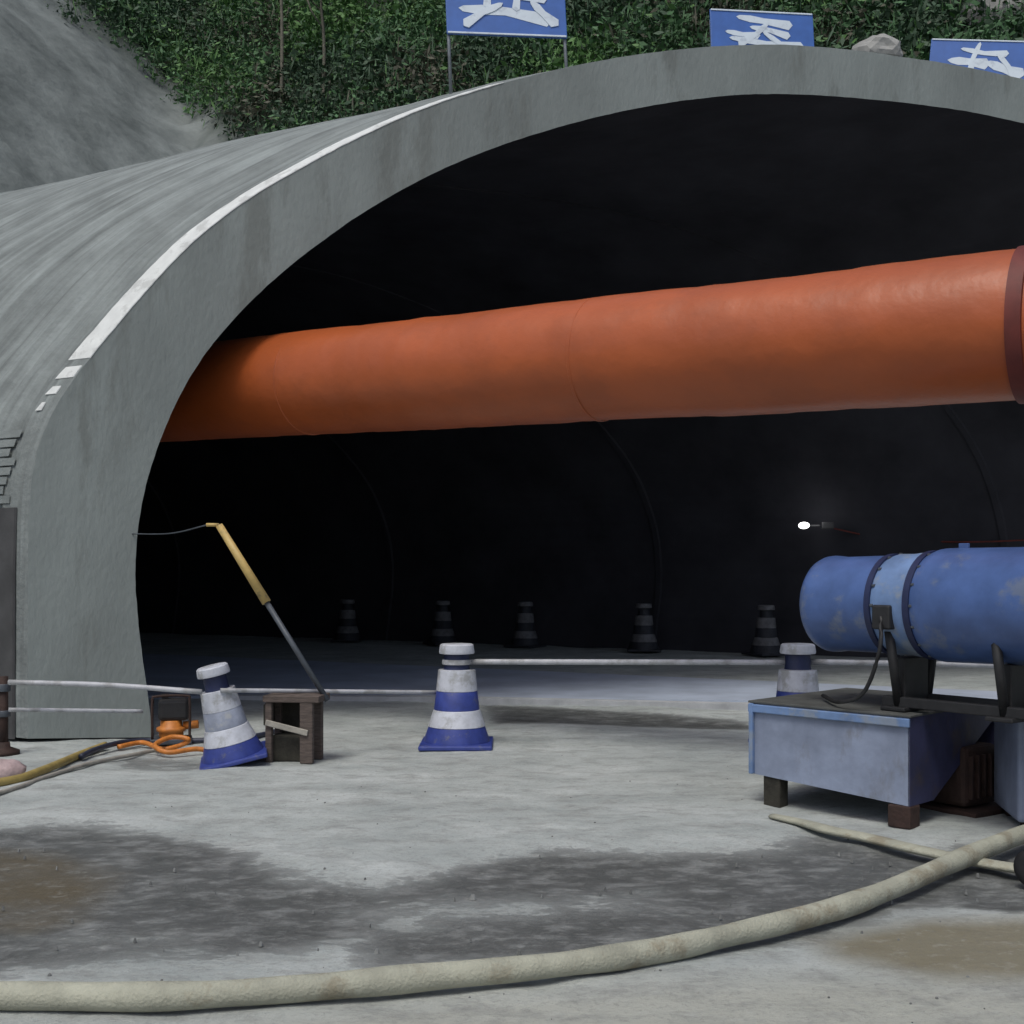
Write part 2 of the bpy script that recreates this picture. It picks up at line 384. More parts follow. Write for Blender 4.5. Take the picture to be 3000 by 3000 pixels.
n1 = noise_node(1.4, (.75, 1.15, 1), 9, .66); n2 = noise_node(5, (.75, 1.2, 1), 9, .74); n3 = noise_node(38, (1,1,1), 6, .75); n4 = noise_node(14, (.8, 1.2, 1), 9, .75)
dry = ramp(n1, [(.28, (.29,.32,.315)), (.5, (.41,.44,.43)), (.70, (.54,.57,.56))])
dry = mix(mth('MULTIPLY', attr('pale'), .75), dry, (.415,.415,.36))
dry = mix(mth('MULTIPLY', ramp(n2, [(.36, (1,1,1)), (.52, (0,0,0))]), .62), dry, (.23,.235,.225))
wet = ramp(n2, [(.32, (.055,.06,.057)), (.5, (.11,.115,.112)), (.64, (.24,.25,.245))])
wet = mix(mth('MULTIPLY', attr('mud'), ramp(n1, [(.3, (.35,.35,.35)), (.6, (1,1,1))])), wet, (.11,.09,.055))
dn = mth('ADD', attr('damp_shade'), mth('MULTIPLY', mth('SUBTRACT', n1, .5), .9))
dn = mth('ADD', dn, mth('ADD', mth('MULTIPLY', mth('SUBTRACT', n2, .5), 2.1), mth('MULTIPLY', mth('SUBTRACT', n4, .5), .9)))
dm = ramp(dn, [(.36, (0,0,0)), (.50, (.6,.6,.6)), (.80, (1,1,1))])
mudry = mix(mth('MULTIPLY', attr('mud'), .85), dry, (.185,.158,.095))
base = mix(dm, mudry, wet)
base = mix(mth('MULTIPLY', ramp(n3, [(.52, (0,0,0)), (.66, (1,1,1))]), .34), base, (.14,.14,.135))
base = mix(mth('MULTIPLY', ramp(n4, [(.54, (0,0,0)), (.68, (1,1,1))]), .32), base, (.50,.52,.50))
L.new(base, b.inputs['Base Color'])
L.new(ramp(dm, [(0, (.92,)*3), (1, (.5,)*3)]), b.inputs['Roughness'])
bu = N.new('ShaderNodeBump'); bu.inputs['Strength'].default_value = .6; bu.inputs['Distance'].default_value = .03
L.new(mth('ADD', mth('MULTIPLY', n3, .45), mth('ADD', n2, mth('MULTIPLY', n4, .6))), bu.inputs['Height']); L.new(bu.outputs[0], b.inputs['Normal'])
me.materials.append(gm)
structure(link(bpy.data.objects.new('ground', me)), 'dusty grey site ground with a dark wet band across it')
# road slab inside the tunnel
rm = mat('tunnel_road_concrete', (.40,.45,.55), .7, .18, 1.2, .2, 20, stretch=(1,1,1))
e0, e1, e2 = G(700, 1868), G(1345, 1872), G(2600, 1884)
def on_n(p, nval): return p+AX*0
far = AX*44
ring = [e0-Vector((3.2,-.4,0)), e1, e2+Vector((2, 0, 0))]
slab = [Vector(p) for p in ring]
vs = [(*p.xy, .03) for p in slab]+[(*(p+far).xy, .03) for p in slab]+[(*p.xy, -.1) for p in slab]
fs = [(0, 1, 4, 3), (1, 2, 5, 4), (0, 6, 7, 1), (1, 7, 8, 2)]
structure(mk('tunnel_road', vs, fs, rm), 'smooth grey road slab running into the dark tunnel')
kp = [G(985, 1866), G(1345, 1868), G(1960, 1882)]
kb = [];kf = []
for p in kp:
    for dy, z in ((-.02, -.05), (-.02, .055), (.16, .055), (.16, 0)): kb.append((p.x, p.y-.35+dy, z))
for i in range(2):
    for j in range(3): k = i*4+j; kf.append((k, k+4, k+5, k+1))
kf += [(0, 1, 2, 3), (11, 10, 9, 8)]
structure(mk('kerb', kb, kf, M['kerb']), 'low pale concrete kerb across the tunnel mouth')
# loose gravel
vs = []; fs = []
for k in range(420):
    px = random.uniform(-200, 3100); py = 1975+(random.random()**1.3)*1100; p = G(px, py)
    r = random.uniform(.004, .011)*(1 if random.random() < .95 else 1.8); b0 = len(vs); g0 = gz(p.x, p.y)-.012
    for q in range(6):
        a = q*math.pi/3+random.uniform(-.3, .3); rr = r*random.uniform(.7, 1.2); vs.append((p.x+rr*math.cos(a), p.y+rr*math.sin(a), g0))
    for q in range(3):
        a = q*math.pi*2/3; vs.append((p.x+r*.5*math.cos(a), p.y+r*.5*math.sin(a), g0+.012+r*.55))
    for q in range(3):
        i0, i1, i2 = b0+2*q, b0+(2*q+1), b0+(2*q+2) % 6; t0, t1 = b0+6+q, b0+6+(q+1) % 3
        fs += [(i0, i1, t0), (i1, i2, t1), (i1, t1, t0)]
    fs.append((b0+6, b0+7, b0+8))
g = mk('gravel', vs, fs, M['gravel']); g['kind'] = 'stuff'; g['label'] = 'small loose stones scattered over the dusty ground'

# ------------------------------------------------------------------ hillside behind and over the tunnel
def hz(x, y):
    p = Vector((x, y, 0)); s = (p-O).dot(AX); nn_ = p.dot(NN); n0 = O.dot(NN)
    t = nn_-n0
    sm = lambda a, b, v: (lambda q: q*q*(3-2*q))(min(1, max(0, (v-a)/(b-a))))
    z1 = (t-15.3)*1.35+2.0
    z2 = (s-13.5)*1.05+7.2*sm(-14, 0, t)*sm(9.5, 14, s)
    inside = 0 < t < 14.9
    if inside: z2 = 7.2+(s-13.5)*1.1 if s > 13.5 else -5
    z = max(z1 if t > 14.9 else -5, z2)
    # where both slopes meet, and natural unevenness
    z += 1.0*fbm(x*.07, y*.07, 1)+.28*fbm(x*.4, y*.4, 5)
    return z, s, t, inside
hx = np.arange(-75, 80, .8); hy = np.arange(8, 100, .8)
hv = []; hi = {}
keep = {}
for j, y in enumerate(hy):
    for i, x in enumerate(hx):
        z, s, t, ins = hz(x, y); hi[(i, j)] = len(hv); hv.append((x, y, min(z, 95))); keep[(i, j)] = z > -1.6 and not (ins and s < 13.4)
hf = []
for j in range(len(hy)-1):
    for i in range(len(hx)-1):
        q = [(i, j), (i+1, j), (i+1, j+1), (i, j+1)]
        if all(keep[k] for k in q): hf.append(tuple(hi[k] for k in q))
hm = mat('grey_shotcrete_slope', (.085,.10,.098), .95, .45, .5, .7, 1.2, col2=(.225,.25,.245), detail=12, bdist=.2)
_n = hm.node_tree; _b = _n.nodes['Principled BSDF']; _src = _b.inputs['Base Color'].links[0].from_socket
_a = _n.nodes.new('ShaderNodeAttribute'); _a.attribute_name = 'scrub'; _m = _n.nodes.new('ShaderNodeMix'); _m.data_type = 'RGBA'
_n.links.new(_a.outputs['Fac'], _m.inputs[0]); _n.links.new(_src, _m.inputs[6]); _m.inputs[7].default_value = (.018, .030, .016, 1); _n.links.new(_m.outputs[2], _b.inputs['Base Color'])
hill = structure(mk('hillside', hv, hf, hm, None, True), 'steep grey rock slope rising behind the tunnel')
def proj(p): return (CX+F*p[0]/p[1], HY-F*(p[2]-H)/p[1])
def green(px, py):
    lim = np.interp(py, [-500, 0, 593, 650, 720, 800, 850], [250, 480, 690, 780, 860, 960, 1060])
    return px-lim
_at = hill.data.attributes.new('scrub', 'FLOAT', 'POINT')
_at.data.foreach_set('value', [min(1, max(0, .5+green(*proj(v))/70+.5*fbm(v[0]*.3, v[1]*.3, 2))) for v in hv])
leafm = []
for nm, c in (('leaf_dark', (.042,.085,.045)), ('leaf_mid', (.065,.15,.06)), ('leaf_bright', (.085,.19,.05)), ('leaf_brown', (.075,.075,.05))):
    leafm.append(mat(nm, c, .7, .35, 2.5))
def leaf_mesh(name, centres, radii, per, size, mats, wts):
    C = np.repeat(np.array(centres), per, 0); Rr = np.repeat(np.array(radii), per)[:, None]; n = len(C)
    d = rng.normal(size=(n, 3)); d /= np.linalg.norm(d, axis=1)[:, None]
    p = C+d*Rr*(rng.random((n, 1))**.45)*np.array([1, 1, .8])
    a = rng.normal(size=(n, 3)); a[:, 2] *= .6; a /= np.linalg.norm(a, axis=1)[:, None]
    b_ = np.cross(a, rng.normal(size=(n, 3))); b_ /= np.linalg.norm(b_, axis=1)[:, None]
    sz = size*(.35+1.3*rng.random((n, 1))**2)
    bl = rng.random(n) < .16; a[bl] = np.array([0, 0, 1])+rng.normal(size=(bl.sum(), 3))*.28; sz[bl] *= 2.0; b_[bl] *= .28
    v = np.stack([p-a*sz, p-b_*sz*.45, p+a*sz, p+b_*sz*.45], 1).reshape(-1, 3)
    me = bpy.data.meshes.new(name); me.vertices.add(4*n); me.vertices.foreach_set('co', v.reshape(-1))
    me.loops.add(4*n); me.loops.foreach_set('vertex_index', np.arange(4*n)); me.polygons.add(n)
    me.polygons.foreach_set('loop_start', np.arange(0, 4*n, 4)); me.polygons.foreach_set('loop_total', np.full(n, 4))
    for m in mats: me.materials.append(m)
    ci = np.array([(2 if fbm(c[0]*.22, c[2]*.3, 4) > .22 else 1 if fbm(c[0]*.22, c[2]*.3, 4) > -.05 else 3 if fbm(c[0]*.5, c[2]*.5, 8) > .25 else 0) for c in centres]); mi = np.repeat(ci, per)
    sw = rng.random(n) < .22; mi = np.where(sw, rng.choice(len(mats), size=n, p=wts), mi)
    me.polygons.foreach_set('material_index', mi.astype(np.int32)); me.update(calc_edges=True); me.validate()
    return me
cen = []; rad = []
tries = 0
while len(cen) < 6500 and tries < 400000:
    tries += 1
    y = random.uniform(14, 75); x = random.uniform(-.72, .75)*y*1.1
    z, s, t, ins = hz(x, y)
    if z < 1 or (ins and s < 13.5): continue
    px, py = proj((x, y, z))
    if py > 900 or (not (500 < px < 2600 and py > 450) and random.random() < .72): continue
    gr = green(px, py)
    if gr < random.gauss(0, 25): continue
    r = random.uniform(.35, 1.1)*(1+y/90); cen.append((x, y, z+r*.35)); rad.append(r)
lm = leaf_mesh('hillside_vegetation', cen, rad, 100, .105, leafm, [.36, .36, .18, .10])
hvg = link(bpy.data.objects.new('hillside_vegetation', lm)); hvg['kind'] = 'stuff'
hvg['label'] = 'dense dark green scrub covering the slope above the tunnel'
# pale young trunks standing in the scrub
def near_hill(px, py):
    Y = 14.0
    while Y < 95:
        p = P(px, py, Y)
        z, s, t, ins = hz(p.x, p.y)
        if not (ins and s < 13.4) and z > p.z: return p
        Y += .1
    return P(px, py, 60)
for (px, y0, hgt, lab) in ((1072, 830, 7.5, 'tall thin pale sapling in the scrub right of the bare grey slope'), (1150, 800, 4.0, 'short thin pale sapling standing nearest the arch edge'), (1790, 650, 6.0, 'brown bare sapling between the two middle blue signs')):
    p = near_hill(px, y0-60); t = thing('sapling', lab, 'tree', p, group='thin saplings in the scrub')
    tube('trunk', spline([(0,0,-.8), (.05,-.1,hgt*.4), (-.03,-.3,hgt*.75), (.02,-.45,hgt)], 14), .075, M['bark'], t, 7, rfun=lambda q: 1-.6*q)
    for k in range(3):
        q = .55+.14*k; a = random.uniform(0, 6.28)
        tube('limb', [(0, -.35*q, hgt*q), (math.cos(a)*.5, -.35*q+math.sin(a)*.3, hgt*q+.5), (math.cos(a)*.8, -.35*q+math.sin(a)*.5, hgt*q+1.1)], .03, M['bark'], t, 5)
    cr_c = [(math.cos(a)*random.random()*.8, -.4+math.sin(a)*.5, hgt*random.uniform(.75, 1.08)) for a in [random.uniform(0, 6.28) for _ in range(14)]]
    cm = leaf_mesh('crown', cr_c, [.4]*14, 24, .10, leafm, [.3, .5, .15, .05]); link(bpy.data.objects.new('crown', cm), t)
# rock outcrops on the slope and pale lumps above the arch
def rock(name, loc, s, m, label, cat, seed, group=None):
    bm = bmesh.new(); bmesh.ops.create_icosphere(bm, subdivisions=3, radius=1)
    for v in bm.verts:
        q = 1+.35*noise.noise(v.co*1.3+Vector((seed, 0, 0)))+.12*noise.noise(v.co*4+Vector((0, seed, 0)))
        v.co = Vector((v.co.x*q*s[0], v.co.y*q*s[1], v.co.z*q*s[2]))
    o = bm_obj(name, bm, m); o.location = loc; return tag(o, label, cat, group)
for k, (px, py, s, lab) in enumerate(((2330, 560, 1.0, 'pale rock outcrop upslope between the third sign and second sign'), (2400, 600, .8, 'pale rock outcrop just behind the rightmost blue sign'), (2440, 590, 1.2, 'largest pale rock outcrop at the top right of the slope'))):
    p = near_hill(px, py); rock('rock_outcrop', p, (s, s*.6, s*.7), M['stone'], lab, 'rock', k*3.1, 'pale rocks showing through the scrub')

# ------------------------------------------------------------------ blue signs on top of the arch
def child_of_panel(o, p): o.parent = p; return o
def sign(pxc, y_bot, Y, wd, ht, yaw, roll, strokes, label, posts, off=0):
    c = P(pxc, y_bot, Y); t = thing('sign', label, 'sign', c, (R(-8), R(roll), R(yaw)), 'blue signs along the top of the arch')
    panel = box('panel', (0, 0, ht/2), (wd, .03, ht), M['sign'], t, bev=.008)
    for z in (.012, ht-.012): box('frame_edge', (0, -.019, z), (wd-.02, .012, .018), M['sign_white'], panel, bev=.002)
    for si_, st in enumerate(strokes):      # brush-like strokes of the illegible white characters
        x0, z0, x1, z1, th = st; a = Vector((x0*wd, 0, z0*ht)); b_ = Vector((x1*wd, 0, z1*ht)); dd = b_-a
        nrm = Vector((-dd.z, 0, dd.x)).normalized()*th*ht/2; e = dd.normalized()*th*ht*.3
        bow = nrm*random.uniform(-.8, .8); c_ = (a+b_)/2+bow; v = []
        spn = [a, a*.56+b_*.44*0+c_*.44, c_, b_*.5+c_*.5, b_]; wds = [.55, .9, .75, 1.0, 1.25]
        v = [p-nrm*w_ for p, w_ in zip(spn, wds)]+[b_+e*1.5+nrm*.2]+[p+nrm*w_ for p, w_ in zip(spn[::-1], wds[::-1])]+[a-e*1.3]
        m_ = len(v); y1 = -.019-.0012*si_
        vv = [(q.x, -.0155, q.z) for q in v]+[(q.x, y1, q.z) for q in v]
        f = [tuple(range(m_, 2*m_))]+[(k, (k+1) % m_, m_+(k+1) % m_, m_+k) for k in range(m_)]
        mk('character_stroke', vv, f, M['sign_white'], panel)
    for s in (-1, 1):
        tube('post', [(s*(wd/2-.02), .03, -posts), (s*(wd/2-.02), .03, ht*.8)], .018, M['post'], t, 8)
s1 = [(-.36,.30,.34,.20,.13),(-.22,.66,.26,.62,.08),(-.12,.86,-.16,.34,.07),(.13,.88,.08,.32,.07),(-.30,.47,.32,.44,.07),(.22,.40,.40,.16,.10),(0,.94,.01,.50,.07),(-.05,.36,-.34,.12,.09)]
s2 = [(-.22,.84,.26,.70,.17),(-.34,.50,-.05,.44,.13),(-.10,.62,.24,.46,.14),(-.30,.36,.36,.24,.15),(.05,.72,-.22,.24,.13),(.02,.5,.34,.10,.13)]
s3 = [(-.30,.52,.02,.46,.20),(.05,.48,.34,.26,.22),(-.2,.78,.2,.70,.12),(-.05,.9,-.12,.2,.12),(.12,.7,.3,.12,.12)]
sign(1492, 639, 12.4, 1.27, .95, 8, -1.5, s1, 'blue sign with white characters on two thin posts, leftmost above the arch', .7)
sign(1967, 676, 13.6, 1.22, .55, 6, 0, s2, 'blue sign with white characters standing at the crown of the arch, middle of the three', .5)
sign(2372, 730, 14.8, 1.30, .60, -10, 6, s3, 'tilted blue sign with white characters, right of the pale heap on the arch', .5)
sign(2790, 830, 16.2, 1.30, .47, -12, 9, s1, 'blue sign with white characters, farthest right down the arch', .5)
tag(rock('cement_sack_heap', P(2178, 668, 13.6), (.27, .2, .17), M['stone'], '', '', 4.4), 'pale grey lumpy heap on the arch crown right of the middle blue sign', 'heap')

# ------------------------------------------------------------------ orange ventilation duct
def duct_pt(t):
    a, b_ = P(2451, 1176, 7.5), P(880, 1303, 12.05); return a+(b_-a)*t
duct = thing('ventilation_duct', 'long orange fabric ventilation duct hanging through the tunnel mouth', 'duct', duct_pt(0))
o0 = duct_pt(0); vs = []; fs = []; SEG = 48; nr = 420
T0, T1 = -.5, 3.2
ax = (duct_pt(1)-duct_pt(0)); LEN = ax.length; axn = ax.normalized(); sa = axn.cross(Vector((0,0,1))).normalized(); sb = sa.cross(axn).normalized()
for i in range(nr+1):
    t = T0+(T1-T0)*i/nr; c = duct_pt(t)-o0; d = t*LEN
    sag = .012*math.cos(d*2*math.pi/3.2)
    ring_ = .012*math.exp(-((d % 3.2-1.6)/.05)**2)
    for k in range(SEG):
        q = 2*math.pi*k/SEG
        r = .475+ring_*.3+.009*noise.noise(Vector((d*1.2, math.cos(q)*1.5, math.sin(q)*1.5)))+.0035*noise.noise(Vector((d*7+math.cos(q)*2, math.cos(q)*3, math.sin(q)*3)))*(.5+max(0, noise.noise(Vector((d*.9, 5, 0))))*2)+.0025*noise.noise(Vector((d*5, math.cos(q)*4, math.sin(q)*4)))-.004*max(0, math.cos(d*2*math.pi/1.1))**12
        vs.append(c+Vector((0,0,sag*.4))+sa*math.cos(q)*r+sb*math.sin(q)*r)
for i in range(nr):
    for k in range(SEG): k2 = (k+1) % SEG; fs.append((i*SEG+k, i*SEG+k2, (i+1)*SEG+k2, (i+1)*SEG+k))
fs.append(tuple(range(SEG))[::-1]); fs.append(tuple(nr*SEG+k for k in range(SEG)))
mk('sleeve', vs, fs, M['duct'], duct, True)
def ring_at(d, r, wd, name, m, parent, c0, axn, sa, sb, seg=48, th=.02):
    vs = []; fs = []
    for rr, s in ((r, -wd/2), (r+th, -wd/2+.005), (r+th, wd/2-.005), (r, wd/2)):
        for k in range(seg):
            q = 2*math.pi*k/seg; vs.append(c0+axn*(d+s)+sa*math.cos(q)*rr+sb*math.sin(q)*rr)
    for j in range(3):
        for k in range(seg): k2 = (k+1) % seg; fs.append((j*seg+k, j*seg+k2, (j+1)*seg+k2, (j+1)*seg+k))
    return sharp(mk(name, vs, fs, m, parent, True))
ring_at(-.03, .472, .10, 'joint_strap', M['duct_strap'], duct, Vector((0,0,0)), axn, sa, sb)
for d in (3.1, 6.2):
    ring_at(d, .473, .03, 'seam', M['duct'], duct, Vector((0,0,0)), axn, sa, sb, th=.006)
for d in (9.4, 12.6, 15.8):
    ring_at(d, .470, .04, 'hanger_band', M['duct'], duct, Vector((0,0,0)), axn, sa, sb, th=.014)
    c = duct_pt(d/LEN)-o0
    tube('hanger_wire', [c+Vector((0,0,.47)), c+Vector((0,0,1.6))], .008, M['black'], duct, 6)
# ------------------------------------------------------------------ floodlight on the far lining
lp = P(2043, 1547, 20.2)
lamp = thing('work_lamp', 'small lit white lamp fixed to the dark lining deep in the tunnel', 'lamp', lp, (0, 0, R(-10)))
lathe('lens', [(0, -.0), (.055, .0), (.065, .02), (.05, .06), (0, .08)], M['lamp'], lamp, 20)
lamp.children[0].rotation_euler = (R(90), 0, R(-20)); lamp.children[0].scale = (1.5, .9, 1)
box('housing', (.0, .10, .0), (.15, .1, .13), M['black'], lamp, bev=.02)
box('bracket', (.16, .13, -.0), (.22, .04, .03), M['black'], lamp)
box('junction_box', (.40, .12, .0), (.20, .08, .12), M['black'], lamp, bev=.01)
tube('cable', spline([(.5, .14, -.05), (1.4, .4, -.22), (2.6, -.3, -.3), (4., -1, -.26)], 20), .015, M['duct_strap'], lamp, 6)
pl = bpy.data.lights.new('lamp_light', 'POINT'); pl.energy = 2.2; pl.shadow_soft_size = .1; plo = bpy.data.objects.new('lamp_light', pl); link(plo, lamp); plo.location = (.22, -.02, .12)

# ------------------------------------------------------------------ striped cones
def make_cone(label, group, s=1.0):
    t = thing('traffic_cone', label, 'traffic cone', (0,0,0), group=group)
    bm = bmesh.new(); box_bm(bm, (0, 0, .02), (.60, .60, .04), None, .012); bm_obj('base', bm, M['cone_blue'], t)
    sharp(lathe('skirt', [(.275, .038), (.272, .06), (.235, .165)], M['cone_blue'], t))
    sharp(lathe('band', [(.232, .165), (.238, .17), (.196, .30), (.19, .304)], M['cone_white'], t))
    sharp(lathe('band', [(.186, .304), (.19, .308), (.172, .455), (.168, .46)], M['cone_blue'], t))
    sharp(lathe('band', [(.168, .46), (.172, .465), (.155, .635), (.10, .64)], M['cone_white'], t))
    sharp(lathe('neck', [(.112, .636), (.106, .66), (.104, .77)], M['cone_navy'], t))
    sharp(lathe('cap', [(.105, .765), (.145, .77), (.148, .785), (.140, .84), (.128, .85), (0, .852)], M['cone_white'], t))
    return t
gA = 'blue and white cones standing at the tunnel mouth'
c1 = make_cone('blue and white striped cone standing alone in the middle of the tunnel mouth', gA); c1.location = G(1398, 1956)
c2 = copy_thing(c1, G(2031, 1956), (0, 0, R(20)), 'blue and white striped cone half hidden behind the blue-grey steel box')
c3 = copy_thing(c1, G(985, 1988)-Vector((0, 0, -.03)), (R(3), R(-13), R(12)), 'leaning blue and white striped cone beside the orange pump')
c3.scale = (.84, .84, .86)
M['faded'] = mat('faded_blue_plastic', (.27,.30,.38), .6, .25, 9, wear=((.4,.4,.38), 6, .52, .6, (1,1,1)))
for ch in c3.children:
    if ch.name.startswith('band') and 'blue' in ch.data.materials[0].name: ch.data = ch.data.copy(); ch.data.materials[0] = M['faded']
gB = 'dim cones along the far tunnel wall'
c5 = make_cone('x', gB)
for ch in c5.children: ch.data = ch.data.copy(); ch.data.materials[0] = M['dimmed_white'] if 'white' in ch.data.materials[0].name else M['dimmed_dark']
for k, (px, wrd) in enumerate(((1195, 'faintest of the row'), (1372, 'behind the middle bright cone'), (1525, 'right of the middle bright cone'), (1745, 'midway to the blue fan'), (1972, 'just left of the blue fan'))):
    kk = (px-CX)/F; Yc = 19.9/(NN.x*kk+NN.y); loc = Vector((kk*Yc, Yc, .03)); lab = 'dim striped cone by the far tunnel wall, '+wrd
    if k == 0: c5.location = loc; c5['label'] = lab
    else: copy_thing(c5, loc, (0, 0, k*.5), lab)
# bars between the cones
def bar(a, b_, r, label, m='bar', sag=0):
    a, b_ = Vector(a), Vector(b_); t = thing('barrier_bar', label, 'barrier bar', a, group='white bars clipped between cones')
    mid = (a+b_)/2-Vector((0, 0, sag)); n_ = 8
    tube('rod', [p-a for p in spline([a, mid, b_], 16)], r, M[m], t, 10)
    return t
nk = .70
b1 = bar(c1.location+Vector((.11, 0, nk)), c2.location+Vector((-.11, 0, nk-.005)), .024, 'straight white bar clipped from the middle cone to the cone behind the steel box')
b2 = bar(c2.location+Vector((.11, 0, nk)), c2.location+Vector((3.4, -.7, nk-.01)), .024, 'white bar running right behind the blue fan stand')
for t_, c in ((b1, (c1,)),):
    for q in c:
        o = ring_at(0, .108, .045, 'clip_ring', M['bar'], t_, q.location+Vector((0,0,nk + (.0 if t_ is b1 else .045)))-t_.location, Vector((0,0,1)), Vector((1,0,0)), Vector((0,1,0)), 24, .015)
bar(P(566, 1838, 8.7), P(925, 1856, 8.75), .020, 'upper white bar from the dark left post to the leaning cone', sag=-.015)
bar(P(566, 1889, 8.7), P(815, 1892, 9.2), .016, 'lower white bar from the dark left post towards the orange pump')

bar(P(960, 1853, 8.8), c1.location+Vector((-.15, .05, .44)), .017, 'thin white bar sagging between the leaning cone and the middle cone')
# dark post at the left
pp = G(557, 1972); t = thing('barrier_post', 'dark maroon post at the far left holding two white bars', 'post', pp)
tube('pole', [(0,0,0), (0,0,.62)], .034, M['rust'], t, 12)
lathe('foot', [(.12, 0), (.12, .03), (.05, .06), (.045, .1)], M['rust'], t, 20)
lathe('clamp', [(.05, .50), (.052, .505), (.052, .555), (.05, .56)], M['steel'], t, 16)
lathe('clamp', [(.05, .30), (.052, .305), (.052, .345), (.05, .35)], M['steel'], t, 16)
# pinkish sack at the foot of the post
bm = bmesh.new(); bmesh.ops.create_icosphere(bm, subdivisions=3, radius=1)
for v in bm.verts:
    q = 1+.15*noise.noise(v.co*2.2); v.co = Vector((v.co.x*.15*q, v.co.y*.12*q, max(v.co.z, -.6)*.085*q+.05))
sk = bm_obj('sack', bm, M['sack'], None, True); sk.location = G(556, 2016); tag(sk, 'small crumpled pinkish sack on the ground at the foot of the dark left post', 'sack')

# ------------------------------------------------------------------ hoses, cables and pump on the left
tag(tube('yellow_hose', spline([G(380,2045,.03), G(560,2022,.03), G(625,2003,.04), G(700,1972,.03), G(745,1955,.03)], 40), .03, M['yellow_hose']), 'ochre yellow hose lying on the ground at the far left', 'hose')
tag(tube('cream_hose', spline([G(380,2082,.02), G(560,2040,.02), G(640,2012,.02), G(720,1988,.02), G(800,1972,.02), G(850,1962,.02)], 40), .016, M['plank'], seg=8), 'thin cream hose lying in front of the ochre hose', 'hose')
tag(tube('black_cable', spline([G(700,1976,.035), G(730,1962,.05), G(775,1950,.045), G(830,1946,.03), G(920,1946,.03), G(1010,1940,.04), G(1080,1925,.03)], 40), .022, M['cable']), 'dark cable snaking from the yellow hose past the orange pump', 'cable')
pmp = thing('water_pump', 'small orange and black engine pump standing between hoses at the foot of the portal', 'pump', G(868, 1952), (0, 0, R(15)))
box('skid', (0, 0, .03), (.34, .24, .05), M['steel'], pmp, bev=.012)
lathe('pump_casing', [(0, .05), (.09, .05), (.10, .07), (.10, .10), (.12, .11), (.12, .14), (.09, .15), (.085, .20), (0, .20)], M['orange'], pmp, 24)
box('engine', (.02, .02, .29), (.25, .2, .18), M['black'], pmp, bev=.03)
box('fuel_cap', (-.05, .02, .405), (.07, .07, .03), M['black'], pmp, bev=.012)
tube('handle', spline([(-.15,-.1,.05), (-.15,-.1,.36), (-.12,-.1,.41), (.12,-.1,.41), (.15,-.1,.36), (.15,-.1,.05)], 30), .011, M['rust'], pmp, 8)
tube('outlet', [(.1, 0, .15), (.22, -.02, .16)], .035, M['orange'], pmp, 14)
tag(tube('orange_hose', spline([G(770,1958,.025), G(815,1950,.03), G(850,1962,.03), G(885,1955,.05), G(900,1944,.10), G(868,1940,.12), G(838,1955,.08), G(862,1968,.04), G(912,1962,.05), G(955,1964,.03), G(1030,1950,.03)], 90), .020, M['orange']), 'orange hose tangled loosely in front of the small pump', 'hose')
# wooden trestle with plank
tr = thing('wooden_crate', 'small broken wooden crate with a pale slanted slat beside the leaning cone', 'crate', G(1097, 1984), (0, 0, R(-8)))
box('top_board', (.01, .02, .485), (.44, .30, .05), M['wood'], tr)
for x, y, w_ in ((-.17, -.09, .05), (.13, -.10, .10), (-.17, .12, .05), (.15, .12, .07)): box('leg', (x, y, .23), (w_, .05, .46), M['wood'], tr)
box('back_board', (-.02, .155, .24), (.36, .02, .44), M['wood_dark'], tr)
box('lower_box', (-.04, .02, .10), (.26, .17, .20), M['wood_dark'], tr, bev=.015)
box('side_board', (-.205, .02, .36), (.02, .24, .16), M['wood_dark'], tr)
box('slanted_slat', (-.02, -.130, .27), (.34, .02, .045), M['plank'], tr, Matrix.Rotation(R(13), 3, 'Y'))
# leaning pole
pa, pb, pc = P(957, 1547, 9.25), P(1045, 1690, 9.2), P(1152, 1862, 9.1)
po = thing('leaning_pole', 'slanted pole with yellow upper half and dark lower half, leaning above the wooden crate', 'pole', pc)
dr = (pa-pc).normalized()
tube('yellow_sleeve', [Vector((0,0,0))+(pa-pc), pb-pc], .036, M['yellow'], po, 12, rfun=lambda q: .8+.25*q)
tube('shaft', [pb-pc+dr*.05, -dr*.05], .022, M['steel'], po, 10)
tube('tip_bracket', [pa-pc+dr*.005, pa-pc+Vector((-.10, 0, .005))], .014, M['yellow'], po, 8)
wv = W(bp(803, 1562)[0]+.02, bp(803, 1562)[1], .15)
tag(tube('stay_wire', spline([pa+Vector((-.09, 0, .005)), (pa+wv)/2-Vector((0,0,.03)), wv], 16), .006, M['steel'], seg=6), 'thin wire from the tip of the slanted pole to the arch', 'wire')

# ------------------------------------------------------------------ steel box skid under the fan
C0 = Vector((2.235, 6.66, 0)); E0 = Vector((1.50, 7.42, 0)); ed = (C0-E0); eL = ed.length; ed.normalize(); en = Vector((-ed.y, ed.x, 0))
if en.y < 0: en = -en
tk = thing('steel_skid_box', 'chalky blue-grey steel box on short legs carrying the blue fan', 'steel box', E0)
def Q(a, b_, z): return ed*a+en*b_+Vector((0, 0, z))
def quadbox(name, pts, th, m, nrm):
    """thin plate from four corners with thickness th along -nrm"""
    v = [Vector(p) for p in pts]; v2 = [p-nrm*th for p in v]
    return mk(name, v+v2, [(0,1,2,3), (7,6,5,4)]+[(k, 4+k, 4+(k+1) % 4, (k+1) % 4) for k in range(4)], m, tk)
DW = 1.15
zb0, zb1, zt = .19, .13, .63
quadbox('front_panel', [Q(0,0,zb0), Q(eL,0,zb1), Q(eL,0,zt), Q(0,0,zt)], .012, M['tank'], -en)
